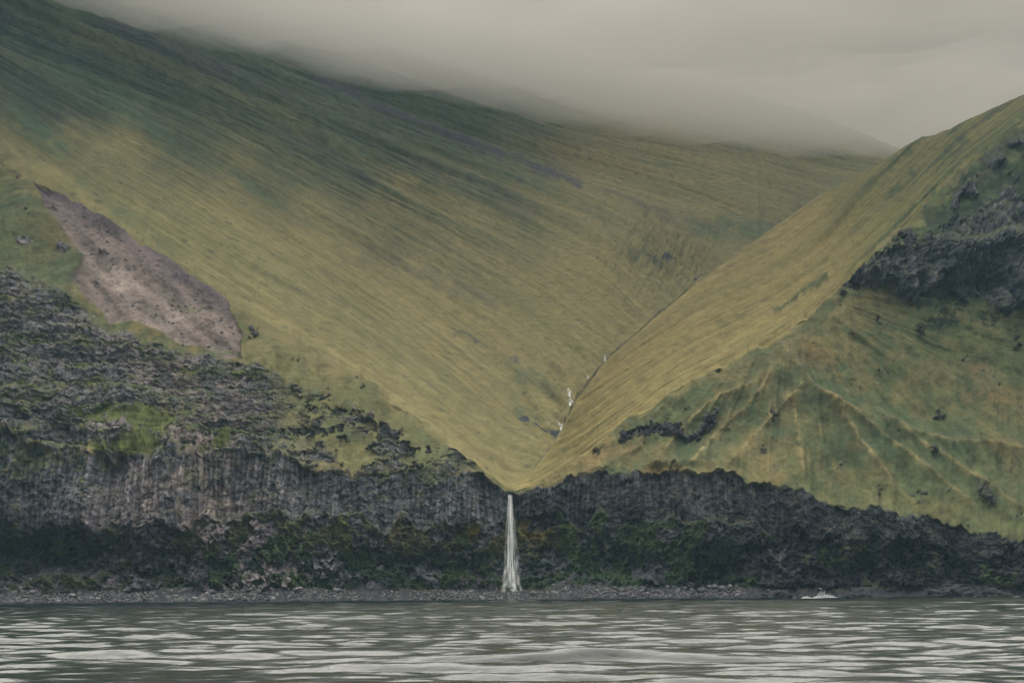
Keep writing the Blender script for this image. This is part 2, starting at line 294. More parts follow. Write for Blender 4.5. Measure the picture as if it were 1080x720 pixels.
RIDGES = [ # polyline, height in metres, half width px
    ([(820, 362), (830, 385), (852, 412), (880, 437), (935, 452), (1000, 470), (1080, 478)], 6, 17),
    ([(852, 412), (900, 448), (950, 482), (1000, 515), (1060, 560)], 4.5, 13),
    ([(880, 437), (870, 425), (900, 470), (950, 520), (990, 553)], 4, 13),
    ([(935, 452), (1000, 490), (1050, 520), (1090, 545)], 4, 13),
    ([(820, 385), (800, 415), (770, 445), (730, 487), (700, 500)], 4.5, 14),
    ([(800, 405), (760, 420), (720, 452), (690, 490)], 3.5, 11),
    ([(845, 412), (815, 440), (790, 465), (765, 495)], 4, 12),
    ([(835, 420), (840, 460), (850, 510)], 3, 12),
    ([(640, 462), (615, 478), (590, 500)], 2, 8), ([(680, 470), (655, 482), (630, 500)], 2, 8),
]
STONES = []
def build_sea_side(u0, u1, left):
    nc = int((u1-u0)*1.15*DENS)
    u = np.linspace(u0, u1, nc)
    lines = [B, Cc, Dd, Ee, Ff, Gg_, Hh, Jj, Ii]
    cnt = [12, 46, 70, 110, 46, 170, 60, 110] if left else [12, 40, 56, 80, 130, 120, 60, 60]
    cnt = [max(4, int(c*DENS)) for c in cnt]
    rows_v, rows_y = [], []
    vs_, ys_ = [], []
    for k, ln in enumerate(lines):
        sm = 10 if k in (4,) else 18
        y = curve(ln, u, 2, 20)
        if k == 0:
            z0 = -2.0; dv = None
            # row where the ground is 2 m under water
            v = HOR + (CH-z0)*F/y - (u-540)*SR/CR
        else:
            v = curve(ln, u, 1, sm)
            jag = {1: 1.6, 2: 5, 3: 6 - 0*u, 4: 3.0 + 5*sstep(330, 200, u), 5: 3, 6: 5, 7: 2}.get(k, 0)*sstep(4, 40, np.abs(u-540))
            if k == 8: v = crest_v(u)
            v = v + jag*(nz(u, k*50.0+0*u, 26, k) + (0.6 if k == 4 else 0.0)*nz(u, k*50.0+0*u, 9, k+1))*0.7
        vs_.append(v); ys_.append(y)
    for k in range(len(lines)-1):
        t = np.linspace(0, 1, cnt[k], endpoint=False)[:, None]
        rows_v.append(vs_[k] + (vs_[k+1]-vs_[k])*t); rows_y.append(ys_[k] + (ys_[k+1]-ys_[k])*t)
    rows_v.append(vs_[-1][None]); rows_y.append(ys_[-1][None])
    V = np.concatenate(rows_v); Y = np.concatenate(rows_y)
    starts = np.concatenate([[0], np.cumsum(cnt)])
    lay = np.interp(np.arange(len(V)), starts, np.arange(len(starts)))[:, None]*np.ones_like(V)  # layer coordinate 0..8
    # soften the creases between the bands
    def soft(A, n):
        k = np.hanning(n+2)[1:-1]; k /= k.sum(); p = np.pad(A, ((n, n), (0, 0)), mode='edge')
        o = np.zeros_like(A)
        for i, w in enumerate(k): o += w*p[i+n-n//2:i+n-n//2+len(A)]
        e = np.minimum(np.arange(len(A)), np.arange(len(A))[::-1])[:, None]; b = np.clip(e/(n+1.0), 0, 1)
        return A*(1-b) + o*b
    Y = soft(Y, 9)
    U = np.broadcast_to(u, V.shape)
    X, Y, Z = P(U, V, Y)
    # masks -------------------------------------------------
    jn = 4*nz(U, V, 22, 2) + 2.5*nz(U, V, 7, 0, True)
    crest = sstep(8.0, 7.75, lay)*sstep(0, 5, np.abs(U-540)+5)
    wE = sstep(2.85, 3.05, lay)*sstep(4.02, 3.9, lay)           # columnar tier
    apron = sstep(0.9, 1.1, lay)*sstep(3.1, 2.9, lay)
    if left:
        edge = np.interp(U, [-250, 0, 200, 300, 380, 430, 480, 540], [0, 0, 0, 0, 6, 14, 40, 60])
        up = sstep(3.9, 4.1, lay)*sstep(6.15, 5.95, lay + 0.012*jn)
        thin = sstep(250, 340, U)                                # east of the slide the upper rock breaks up into grass
        up = up*(1 - thin*sstep(-0.3, 0.55, nz(U, V*1.2, 40, 1) + 0.5*nz(U, V, 11, 0, True) + 0.6*sstep(5, 6, lay)))
        up = up*sstep(535, 470, U)
        patch = sstep(0.3, 1.2, nz(U*0.6, V*2.2, 26, 2) + 0.45*nz(U, V*1.5, 8, 0, True))*sstep(3.95, 4.1, lay)*sstep(6.2, 5.8, lay)
        up = up*(1 - 0.85*sstep(260, 330, U)*sstep(0.55, 1.3, nz(U*0.6, V*1.9, 22, 2) + 0.55*nz(U, V*1.5, 7, 0, True) + 0.45*sstep(5.2, 6.2, lay) + 0.35*sstep(250, 320, U)))
        scr = sstep(-1.5, 1.5, polysd(SCREE, U, V) + 0.18*jn)
        ledge = ell(U, V, 125, 436, 65, 9) + ell(U, V, 155, 458, 24, 20) + ell(U, V, 120, 468, 36, 10) + ell(U, V, 232, 462, 22, 6, -25)
        rock = np.clip(np.maximum(wE, up), 0, 1)*(1-scr)
        rock = rock*(1 - sstep(0.45, 0.7, ledge + 0.06*jn))
        apr_rock = sstep(-0.2, 0.6, nz(U, V, 30, 0, True) + 1.3*sstep(250, 150, U)*sstep(610, 590, V) - 0.35*sstep(260, 330, U))
        knob = ell(U, V, 66, 259, 9, 5) + ell(U, V, 28, 252, 12, 3)
        rock = np.maximum(rock, sstep(0.5, 0.7, knob + 0.05*jn))
    else:
        scr = 0*U
        outR = sstep(-1.5, 2.5, np.maximum(polysd(OUT_R, U, V), 10*nz(U, V, 26, 2) - 11 + 8*sstep(1000, 1060, U) - 60*sstep(4, -6, polysd(GREEN_R, U, V))) + 0.9*jn - 7*sstep(0.0, 1.0, nz(U, V, 40, 1)))
        outM = sstep(-1.0, 1.0, polysd(OUT_M, U, V) + 0.4*jn)
        rock = np.maximum(np.maximum(wE, outR), outM)
        sc1 = ell(U, V, 1035, 520, 6, 22, -38)
        rock = np.maximum(rock, sstep(0.45, 0.7, sc1 + 0.05*jn)*0.8)
        low = sstep(740, 800, U)*sstep(0.95, 1.1, lay)*sstep(3.2, 3, lay)
        apr_rock = np.maximum(sstep(-0.2, 0.6, nz(U, V, 30, 0, True) - 0.2), low*sstep(-1.2, -0.6, nz(U, V, 34, 1)))
    rock_all = np.clip(np.maximum(rock, apron*apr_rock), 0, 1)
    # relief ------------------------------------------------
    D = np.zeros_like(X)
    upx = up if left else outR
    rough = (1-0.75*upx)*0.9*nz(X, Z, 8, 1, True) + upx*(1.3*(nz(X*0.35, Z*1.3, 9, 2, True) if left else nz(X*1.2, Z*0.45, 7, 2, True)) + 1.0*nz(X, Z, 14, 1)) + 1.6*nz(X, Z, 22, 0) + 0.9*(1-np.abs(nz(X, Z*1.4, 9, 1, True))) + 0.5*nz(X, Z, 3.5, 2, True)
    D += rock_all*rough*(1 - 0.55*wE)*(1 - 0.45*upx*(1 if left else 0)) + wE*2.2*nz(X, Z*0.25, 16, 2)
    D += columns_relief(X, Z)*wE*sstep(1.8, -0.5, nz(X, Z, 50, 1) + (0 if left else 0.4))*1.15
    if left:                                                       # basalt strata: steep step, then a ledge
        zz = Z + 1.6*nz(X, Z, 40, 2) + 0.03*X
        fr = np.modf(zz/8.5 + 50)[0]; D += up*(4.2*(fr-0.5) - 1.2*np.exp(-((fr-0.06)/0.06)**2))*(1 + 0.3*nz(X, Z, 30, 0))
        fr2 = np.modf(zz/2.3 + 50)[0]; D += up*0.9*(fr2-0.5)
        D += up*columns_relief(X, Z, 1.6)*0.5
        cave = ell(U, V, 70, 578, 95, 20) + 0.9*ell(U, V, 40, 580, 40, 18) + 0.8*ell(U, V, 430, 596, 70, 12) + 0.6*ell(U, V, 330, 560, 35, 9)
        cave2 = ell(U, V, 70, 455, 22, 7, 25)
        D -= 5*np.clip(cave + 0.15*nz(X, Z, 12, 0), 0, 1.2)*apron + 3.5*cave2
        D -= 2.6*scr*(1 + 0.15*nz(X, Z, 14, 1)) - 0.25*scr*nz(X, Z, 3, 0, True)
        D += 2.5*ell(U, V, 205, 612, 22, 10) + 2.0*ell(U, V, 60, 612, 50, 10) + 3.0*ell(U, V, 215, 590, 30, 30)
        fall = 0
    else:
        for ln, hgt, wd in RIDGES:
            d, tt = linesd(ln, U + 1.0*nz(U, V, 50, 1), V + 1.0*nz(U, V, 50, 2))
            D += hgt*np.exp(-d/wd)*sstep(0.0, 0.12, tt + 0.05)*sstep(4.0, 4.3, lay)
        D += outR*(3.5 + 2.2*nz(X, Z, 16, 1) + 3.0*(np.modf((Z + 2*nz(X, Z, 25, 0))/8.0 + 30)[0]-0.5) + columns_relief(X, Z, 1.7)*1.3)
        D += outM*1.6
        cave = ell(U, V, 655, 596, 60, 18) + 0.8*ell(U, V, 780, 595, 45, 20) + 0.6*ell(U, V, 900, 600, 60, 16)
        D -= 6*np.clip(cave + 0.15*nz(X, Z, 12, 0), 0, 1.2)*apron
        D += 4.0*ell(U, V, 735, 585, 26, 45)*apron
        th = np.arctan2(U-830, V-300); rad = np.hypot(U-830, V-300)
        fan = nz(th*330, rad*0.10, 26, 0); fan2 = nz(th*330, rad*0.12, 9, 1)
        D += (0.5*fan + 0.12*fan2)*(1-rock)*sstep(4, 4.6, lay)*sstep(7.6, 6.2, lay)*sstep(40, 130, rad)
        gl = np.sin(X*0.33 + 3*nz(X, Z, 60, 1))                     # small gullies on the seaward grass
        D += 0.0*gl*(1-rock)*sstep(4, 4.6, lay)
    grassy = (1-rock_all)*sstep(0.9, 1.1, lay)
    D += grassy*grass_relief(X, Z, 1.1 if left else 0.9)
    D += grassy*apron*(1.3*np.abs(nz(X, Z, 8, 0, True)) + 0.6*nz(X, Z, 3, 1, True))     # tussocks and ferns
    D += 0.5*nz(X, Z, 5, 2)*sstep(1.1, 0.9, lay)
    # waterfall niche
    D -= 3.0*np.exp(-((U-539)/13.0)**2)*sstep(4.0, 3.6, lay)*sstep(0.9, 1.3, lay)
    # keep the seam at u = 540 and the crest shared with the neighbouring sheets
    seam = sstep(0, 14, np.abs(U-540)); keep = np.where(lay > 4, seam, 1.0)
    D = D*crest*keep
    Y2 = Y - D
    Z2 = Z + 0.25*D*sstep(0, 1, lay)*grassy + rock_all*0.35*nz(X, Z, 4, 0, True)*crest
    N3 = normals(X, Y2, Z2)
    up_n = N3[..., 2]
    ul = up_n + 0.12*nz(X, Z, 5, 1, True)
    # colours -----------------------------------------------
    sh = U.shape + (3,)
    n1, n2, n3 = nz(X, Z, 45, 0), nz(X, Z, 14, 1, True), nz(X, Z, 4.5, 2, True)
    if left:
        rc = mixc(np.full(sh, (0.108, 0.102, 0.113), np.float32), (0.168, 0.145, 0.148), sstep(-0.3, 1.2, n1 + 0.5*n2))
        rc = mixc(rc, (0.055, 0.062, 0.07), sstep(0.0, 1.3, nz(X, Z, 30, 2) + 0.6*n3)*(0.8 - 0.45*up))
        rc = mixc(rc, (0.15, 0.128, 0.127), up*sstep(-0.8, 1.2, nz(X*0.4, Z*1.8, 12, 1, True))*0.6)
        pk = ell(U, V, 225, 540, 55, 60) + ell(U, V, 200, 415, 55, 40) + ell(U, V, 215, 455, 45, 22, -30)
        rc = mixc(rc, (0.19, 0.15, 0.14), np.clip(pk, 0, 1)*sstep(-1.2, 0.6, n2)*0.85)
        dk = ell(U, V, 60, 585, 130, 32) + 0.8*ell(U, V, 0, 530, 30, 90) + 0.7*sstep(300, 420, U)*apron  # shade of the overhung recess painted in; left edge and apron darker too
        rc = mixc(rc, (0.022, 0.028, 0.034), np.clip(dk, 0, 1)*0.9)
        mid = sstep(250, 340, U)*wE
        rc = mixc(rc, (0.085, 0.092, 0.10), mid*0.75)
        grow = 0.75*patch*up*(1-0.7*np.clip(pk, 0, 1))*sstep(-0.8, 0.6, n3 + n2) + sstep(0.76, 0.96, fr + 0.12*n3)*up*sstep(-0.2, 0.8, nz(X, Z*2, 24, 0) + 0.2)*0.8 + 0.55*sstep(0.5, 1.2, nz(X, Z, 18, 1) + 0.5*n3)*wE*sstep(1.0, 3.0, (lay-2.9)*3) + sstep(0.52, 0.8, ul)*(0.55*up + 0.5*wE) + sstep(.5, .9, nz(X, Z*2.2, 26, 1) - .2)*up*0.3
    else:
        rc = mixc(np.full(sh, (0.060, 0.066, 0.076), np.float32), (0.10, 0.095, 0.098), sstep(-0.2, 1.3, n1 + 0.6*n2))
        rc = mixc(rc, (0.03, 0.033, 0.04), sstep(0.0, 1.0, n2 + 0.5*n3)*0.8)
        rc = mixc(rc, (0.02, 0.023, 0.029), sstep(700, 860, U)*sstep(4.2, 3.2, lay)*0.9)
        rc = mixc(rc, (0.16, 0.15, 0.15), sstep(0.7, 1.4, n3 + 0.7*n2)*0.55*sstep(640, 560, V))
        rc = mixc(rc, (0.125, 0.12, 0.125), ell(U, V, 700, 505, 110, 28)*wE*0.6)
        rc = mixc(rc, (0.15, 0.15, 0.155), np.maximum(outR*sstep(0.2, 1, n3 + n2 + 0.2), 0)*0.8)
        rc = mixc(rc, (0.15, 0.14, 0.14), ell(U, V, 818, 580, 16, 26)*sstep(0, 1, n3)*0.8)
        grow = sstep(0.45, 0.72, ul)*(0.8*outR + 0.35*wE) + 0.4*sstep(0.2, 1, n1)*wE*sstep(560, 640, U)*sstep(740, 700, U)
    # vertical weather streaks on the columns
    st = nz(X*2.2, Z*0.12, 5, 1, True)
    rc = rc*(1 + 0.28*np.clip(st, -1.5, 1.8)*wE)[..., None]
    columns_relief(X, Z); rc = rc*(1 - 0.45*columns_relief.crack*wE)[..., None]
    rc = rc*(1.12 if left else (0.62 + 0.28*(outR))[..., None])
    fine = nz(X, Z*1.8, 2.6, 0, True)
    rc = rc*(1 + 0.30*np.clip(fine, -1.8, 2.2))[..., None]
    # grass and ferns
    gc = mixc(np.full(sh, (0.158, 0.134, 0.056), np.float32), (0.092, 0.098, 0.040), sstep(-0.7, 1.1, n1 + 0.5*n2))
    gc = mixc(gc, (0.05, 0.075, 0.034), sstep(0.2, 1.5, nz(X, Z, 20, 1) + 0.5*n3)*0.8)
    gc = mixc(gc, (0.17, 0.115, 0.045), sstep(0.8, 1.6, nz(X, Z, 24, 2) + 0.4*n3)*0.6)
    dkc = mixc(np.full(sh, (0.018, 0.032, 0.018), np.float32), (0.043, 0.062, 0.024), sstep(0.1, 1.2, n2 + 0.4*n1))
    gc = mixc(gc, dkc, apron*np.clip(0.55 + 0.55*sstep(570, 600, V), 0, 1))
    if left:
        gc = mixc(gc, (0.09, 0.12, 0.032), np.clip(ell(U, V, 290, 543, 45, 10) + ell(U, V, 400, 552, 40, 10) + ell(U, V, 350, 548, 60, 8), 0, 1)*0.8*sstep(-.6, .6, n2))
        gc = mixc(gc, (0.080, 0.095, 0.038), sstep(300, 230, U)*sstep(4.0, 4.2, lay)*sstep(6.3, 5.9, lay)*0.85)
        gc = mixc(gc, (0.12, 0.135, 0.04), sstep(0.3, 0.7, ledge)*0.8)
        gc = mixc(gc, (0.06, 0.072, 0.03), sstep(110, 40, U)*sstep(6, 6.2, lay)*0.6)
        gc = mixc(gc, (0.125, 0.125, 0.048), sstep(240, 300, U)*sstep(4, 4.4, lay)*0.55)
        gc = mixc(gc, (0.05, 0.062, 0.026), sstep(235, 160, U)*apron*0.7)
        gc = mixc(gc, (0.16, 0.11, 0.022), ell(U, V, 513, 563, 26, 14)*sstep(-0.9, 0.5, n2)*0.9)
    else:
        gr = sstep(-4, 6, polysd(GREEN_R, U, V) + 2*jn)
        gc = mixc(gc, (0.016, 0.029, 0.014), gr*0.95)  # dark vegetation, with the shade of the steep face painted into its green
        gc = mixc(gc, (0.06, 0.10, 0.03), gr*sstep(0.3, 1.3, n2 + 0.4*n3)*0.6)
        gc = mixc(gc, (0.20, 0.165, 0.068), sstep(0.2, 1.8, fan + .3*fan2 + .5*n2)*0.3*sstep(4, 4.3, lay)*sstep(60, 130, rad))
        gc = mixc(gc, (0.055, 0.078, 0.032), sstep(0.2, 1.8, -fan - .25*fan2 + .5*n2)*0.35*sstep(60, 130, rad)*sstep(4, 4.3, lay))
        gc = mixc(gc, (0.085, 0.105, 0.042), sstep(470, 520, V)*sstep(780, 860, U)*0.6)
        g2 = sstep(850, 1010, U + 0.1*(V-400))*sstep(4, 5, lay)*(1-gr)
        gc = mixc(gc, (0.06, 0.078, 0.03), g2*(0.68 + 0.22*np.clip(n2, -1, 1)))
        gc = mixc(gc, (0.15, 0.095, 0.045), np.clip(ell(U, V, 1030, 390, 16, 12) + ell(U, V, 1050, 418, 40, 10) + 0.7*ell(U, V, 665, 472, 26, 10, -25), 0, 1)*sstep(-1, .5, n3)*0.7)
        gc = mixc(gc, (0.03, 0.055, 0.02), apron*sstep(575, 600, U)*sstep(780, 720, U)*0.7)
        gc = mixc(gc, (0.17, 0.12, 0.022), (ell(U, V, 561, 560, 15, 12) + .6*ell(U, V, 590, 548, 26, 6))*sstep(-0.9, 0.5, n2)*0.9)
        gc = mixc(gc, (0.055, 0.095, 0.026), ell(U, V, 606, 546, 30, 9)*0.8*apron)
        for ln, hgt, wd in RIDGES[:8]:
            d, tt = linesd(ln, U + 1.0*nz(U, V, 50, 1), V + 1.0*nz(U, V, 50, 2))
            gc = mixc(gc, (0.24, 0.19, 0.085), np.exp(-(d/2.2)**2)*sstep(4, 4.3, lay)*(0.5 + 0.2*n3)*sstep(0, .08, tt)*sstep(1, .8, tt))
            gc = mixc(gc, (0.05, 0.075, 0.035), np.exp(-((d-15)/8)**2)*sstep(4, 4.3, lay)*0.28)
    gc = gc*(1 + 0.13*np.clip(n3, -2, 2) + 0.10*np.clip(fine, -2, 2))[..., None]
    gc = mixc(gc, (0.20, 0.168, 0.072) if left else (0.195, 0.17, 0.066), sstep(7.35, 8.0, lay + 0.22*n2)*sstep(1010, 930, U)*0.85)
    bg_ = np.clip(grow, 0, 1)
    growc = mixc(np.full(sh, (0.065, 0.085, 0.032), np.float32), (0.11, 0.12, 0.04), sstep(-0.5, 1, n2)) * (1.0 if left else 0.7)
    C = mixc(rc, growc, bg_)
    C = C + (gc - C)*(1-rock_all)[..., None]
    if left:
        s1 = np.full(sh, (0.180, 0.140, 0.120), np.float32)
        s1 = mixc(s1, (0.28, 0.225, 0.19), np.clip(ell(U, V, 155, 318, 55, 12, 42) + 0.7*ell(U, V, 110, 285, 30, 8, 50), 0, 1)*0.8)
        s1 = mixc(s1, (0.10, 0.075, 0.085), sstep(16, 2, polysd(SCREE, U, V))*sstep(0, 8, (V-195) - 0.64*(U-36) + 60)*0*1.0 + sstep(26, 2, polysd(SCREE, U, V))*sstep(-26, -8, -np.abs((V-198) - 0.60*(U-45)))*0.8)
        s1 = mixc(s1, (0.10, 0.12, 0.05), np.clip(ell(U, V, 205, 325, 10, 7) + ell(U, V, 240, 368, 16, 7), 0, 1)*sstep(0, 1, n3))
        s1 = s1*(1 + 0.20*np.clip(nz((X+Z)*.71, (X-Z)*.15, 5, 1), -2, 2) + 0.09*np.clip(nz(X, Z, 3, 0, True), -2, 2))[..., None]
        spk = sstep(1.7, 2.2, nz(X, Z, 3.0, 1, True)); s1 = mixc(s1, (0.05, 0.04, 0.045), spk*0.8)
        C = C + (s1-C)*scr[..., None]
    if left:
        pick = np.argwhere((scr > .95) & (polysd(SCREE, U, V) > 3)); rr = np.random.default_rng(11)
        for a, b in pick[rr.integers(0, len(pick), 70)]: STONES.append((X[a, b], Y2[a, b], Z2[a, b]))
    # shingle under the stones, wet at the waterline
    bc = np.full(sh, (0.03, 0.031, 0.034), np.float32)*(1 + 0.35*np.clip(nz(X, Y2, 1.6, 0, True), -2, 2))[..., None]
    bc = mixc(bc, (0.03, 0.033, 0.036), sstep(0.9, 0.2, Z2))
    C = C + (bc-C)*sstep(1.12, 0.95, lay)[..., None]
    C = np.clip(C, 0.008, 0.5)
    mc = lambda A: A[:-1, :-1]
    if left:
        ms = mc(scr) > 0.5; mcl = mc(lay) < 1.0; mt = (mc(lay) < 6.0) & ~ms & ~mcl
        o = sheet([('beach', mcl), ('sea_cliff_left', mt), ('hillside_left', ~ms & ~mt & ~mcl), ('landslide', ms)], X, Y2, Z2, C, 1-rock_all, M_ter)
        for a in o[:3]: tag(a, kind='structure')
        tag(o[3], 'bare reddish brown landslide scar of loose scree below the grassy spur on the left', 'landslide')
    else:
        m1_, m2_ = mc(outR) > 0.5, mc(outM) > 0.5; mcl = mc(lay) < 1.0; mt = (mc(lay) < 4.0) & ~mcl
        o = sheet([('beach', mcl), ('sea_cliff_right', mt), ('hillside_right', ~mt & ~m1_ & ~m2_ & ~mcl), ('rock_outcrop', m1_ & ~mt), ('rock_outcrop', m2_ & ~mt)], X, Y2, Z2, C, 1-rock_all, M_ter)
        for a in o[:3]: tag(a, kind='structure')
        tag(o[3], 'large craggy dark outcrop with green ledges high on the right hill', 'rock outcrop')
        tag(o[4], 'short dark rock band in the grass above the sea cliff right of the waterfall', 'rock outcrop')
    return

build_sea_side(-230, 540.0, True)
build_sea_side(540.0, 1290, False)

# ------------------------------------------------------------------ valley slopes
def loft(lines, u, n, clampbase=None):
    """rows between curves whose reach ends early are pinched onto the base line"""
    V = []; Yv = []
    for ln in lines: V.append(curve(ln, u, 1, 16)); Yv.append(curve(ln, u, 2, 24))
    return V, Yv
def smooth_q(Vk, Yk, rows):
    """per column, Catmull-like interpolation of v and 1/Y through the curves"""
    k = len(Vk); t = np.linspace(0, k-1, rows); i = np.clip(np.floor(t).astype(int), 0, k-2); f = (t-i)[:, None]
    A = np.stack(Vk); Q = 1.0/np.stack(Yk)
    v = A[i]*(1-f) + A[i+1]*f
    q = Q[i]*(1-f) + Q[i+1]*f
    n = int(rows/ (k-1) * 0.8) | 1
    w = np.hanning(n+2)[1:-1]; w /= w.sum(); pv = np.pad(q, ((n, n), (0, 0)), mode='edge'); o = np.zeros_like(q)
    pv2 = np.pad(v, ((n, n), (0, 0)), mode='edge'); o2 = np.zeros_like(v)
    for j, ww in enumerate(w):
        o += ww*pv[j+n-n//2:j+n-n//2+rows]; o2 += ww*pv2[j+n-n//2:j+n-n//2+rows]
    e = np.minimum(np.arange(rows), np.arange(rows)[::-1])[:, None]; b = sstep(0, n*1.0, e)
    return v*(1-b) + o2*b, 1.0/(q*(1-b) + o*b), t

def streaky(s, t, w, l, k=0, rough=True, off=0):
    """streaks running down the slope: w metres wide, l metres long"""
    return nz(s, t*(w/l), w, k, rough, off)

def build_left_valley():
    u = np.linspace(-230, 1290, int(1750*DENS))
    cmb = [p for p in Ii if p[0] < 540] + S
    base = curve(cmb, u, 1, 18); baseY = curve(cmb, u, 2, 20) + 1.5*np.exp(-((u-540)/30)**2)
    base = base + 6*np.exp(-((u-540)/22)**2)
    # behind the right hill the ground simply goes on a little lower than the line of sight
    base = base + 10*sstep(700, 860, u); 
    Vk, Yk = [base], [baseY]
    for ln in (Cb, Cq, Cd, Ce, Cf, Ct):
        end = ln[-1][0]
        v = curve(ln, u, 1, 16); y = curve(ln, u, 2, 24)
        m = sstep(end-30, end, u); past = u > end
        pv = Vk[-1] - 0.6; py = Yk[-1] + 0.8
        v = np.where(past, pv, np.minimum(v*(1-m)+np.minimum(v, pv)*m, pv)); y = np.where(past, py, np.maximum(y, py))
        Vk.append(v); Yk.append(y)
    rows = int(760*DENS)
    V, Y, t = smooth_q(Vk, Yk, rows)
    V = V + np.where(u <= 540, crest_jag(u), 0)*np.clip(1-(base-V)/14, 0, 1)
    U = np.broadcast_to(u, V.shape)
    T = t[:, None]*np.ones_like(V)
    X, Y, Z = P(U, V, Y)
    # streak coordinate across the slope: the curves of the land are the fall lines
    ext = [curve(Ii[:-9] + [(620, 575, 527), (700, 620, 527)], u, 1, 60)]
    for ln in (Cb, Cq, Cd, Ce, Cf, Ct): ext.append(np.minimum(curve(ln, u, 1, 50), ext[-1] - 4))
    Ts = np.zeros_like(V)
    for k in range(len(ext)-1): Ts += np.clip((ext[k]-V)/(ext[k]-ext[k+1]), 0, 1)
    ker = np.hanning(41); ker /= ker.sum()                        # ease the joins between the bands
    Ts = np.apply_along_axis(lambda a: np.convolve(np.pad(a, 20, mode='edge'), ker, 'valid'), 0, Ts)
    ss = Ts*62.0; tt = U*0.55 + V*0.2
    endw = np.interp(U, [540, 700, 800, 960, 1290], [0, 0, 1, 1, 1])
    near_e = sstep(0, 20, V - 0)*0 + 1
    e0 = sstep(0, 14, np.arange(rows)[:, None]*np.ones_like(V))
    gul = streaky(ss, tt, 15, 420, 0); gul2 = streaky(ss, tt, 5.5, 190, 1); big = streaky(ss, tt, 45, 500, 2, False)
    fade = 1.0
    gul *= fade; gul2 *= fade; big *= fade
    hi = sstep(1.2, 3.2, T)*sstep(700, 300, U)                  # the high left flank is more deeply gullied
    D = e0*(2.4*big + (0.55 + 2.2*hi)*gul*0.9 + (0.2 + 0.6*hi)*gul2 + 0.2*nz(X, Z, 8, 1, True))
    D = D*np.interp(T, [0, .4, 2.5, 6], [0.15, .45, .8, 1.4])
    D = D*np.clip((base - V)/14.0, 0, 1)
    rib = ell(U, V, 590, 405, 50, 60)
    D += e0*rib*1.2*nz((U*0.75 - V*0.66), (U*.66+V*.75)*.15, 9, 1)
    rib2 = ell(U, V, 700, 262, 70, 40); D += e0*rib2*2.2*streaky(U*0.55+V*.25, V, 9, 60, 1)
    pit = ell(U, V, 583, 461, 15, 6, 28)                          # rocky hollow beside the stream
    D -= 3.0*pit*e0
    Z2 = Z + 0.8*D; Y2 = Y - 0.6*D
    sh = U.shape + (3,)
    n1, n2 = nz(U, V, 90, 0), nz(U, V, 30, 1, True)
    C = np.full(sh, (0.222, 0.190, 0.080), np.float32)
    # greener heights on the left and along the top, shade under the cloud painted in
    hgt = np.clip(1.25 - (V + 30*n1*0.6)/(150 + 0.16*np.clip(U, 0, 500)), 0, 1)*sstep(760, 420, U)
    C = mixc(C, (0.046, 0.064, 0.028), np.clip(hgt*1.9, 0, 1)*0.92)
    C = mixc(C, (0.010, 0.020, 0.016), np.clip(sstep(235, 60, V + 0.42*U + 16*n1 + 10*gul), 0, 1)*0.92)
    C = mixc(C, (0.040, 0.058, 0.034), sstep(120, 60, V - 0.06*U + 10*n1 + 8*gul)*sstep(560, 380, U)*0.6)
    C = mixc(C, (0.115, 0.122, 0.055), sstep(0.0, 1.6, big + 0.4*n2)*(0.25 + 0.3*hi))
    C = mixc(C, (0.055, 0.080, 0.040), sstep(0.6, 1.7, gul + 0.3*n2)*(0.10 + 0.76*hi))
    C = mixc(C, (0.045, 0.062, 0.035), sstep(0.9, 2.0, gul2 + 0.3*gul)*(0.05 + 0.8*hi))
    C = mixc(C, (0.22, 0.185, 0.075), sstep(0.3, 1.9, -gul + 0.4*n2)*0.35*(1-hgt))
    # green patches
    for cu, cv, ru, rv, an, w in ((40, 140, 34, 10, 40, .9), (130, 225, 70, 8, 38, .35), (70, 75, 70, 16, 32, .6), (110, 100, 60, 9, 33, .7), (150, 130, 60, 7, 35, .5), (260, 190, 60, 5, 32, .6),
                                  (790, 236, 36, 12, 5, .8), (745, 238, 28, 9, 30, .5), (735, 200, 40, 6, 10, .3), (690, 170, 30, 4, 12, .6), (545, 185, 26, 3, 22, .8), (870, 155, 45, 5, 22, .6), (640, 225, 60, 10, 30, .3),
                                  (560, 400, 26, 12, 30, .45), (548, 432, 30, 10, 40, .5), (690, 272, 22, 7, 10, .7)):
        C = mixc(C, (0.045, 0.085, 0.046), np.clip(ell(U, V, cu, cv, ru, rv, an)*(1 + 0.4*n2 + 0.3*gul2), 0, 1)*w)
    # purple-grey stony stripes
    for ln, wd, w in (([(340, 85), (430, 125), (500, 152), (560, 170), (610, 186)], 4.5, .9), ([(230, 70), (330, 112), (420, 150)], 3.5, .55), ([(375, 112), (420, 128), (450, 142)], 3, .5),
                      ([(720, 112), (760, 145), (790, 158)], 7, .5), ([(430, 170), (520, 205), (560, 222)], 6, .35), ([(640, 195), (700, 222), (730, 240)], 4, .45), ([(480, 352), (520, 368), (548, 380)], 1.6, .8),
                      ([(385, 262), (450, 290), (520, 320)], 5, .3), ([(300, 140), (345, 160), (390, 190)], 3, .5), ([(100, 30), (180, 60), (240, 90)], 6, .5)):
        d, q = linesd(ln, U, V + 3*n2)
        C = mixc(C, (0.062, 0.055, 0.066), np.clip(np.exp(-(d/wd/1.15)**2)*(1 + 0.5*gul2), 0, 1)*w)
    C = mixc(C, (0.20, 0.15, 0.05), np.clip(ell(U, V, 600, 160, 60, 8, 12) + ell(U, V, 790, 215, 60, 7, 10) + ell(U, V, 840, 195, 40, 6, 8), 0, 1)*0.5)
    C = mixc(C, (0.125, 0.13, 0.06), sstep(600, 900, U)*0.6)
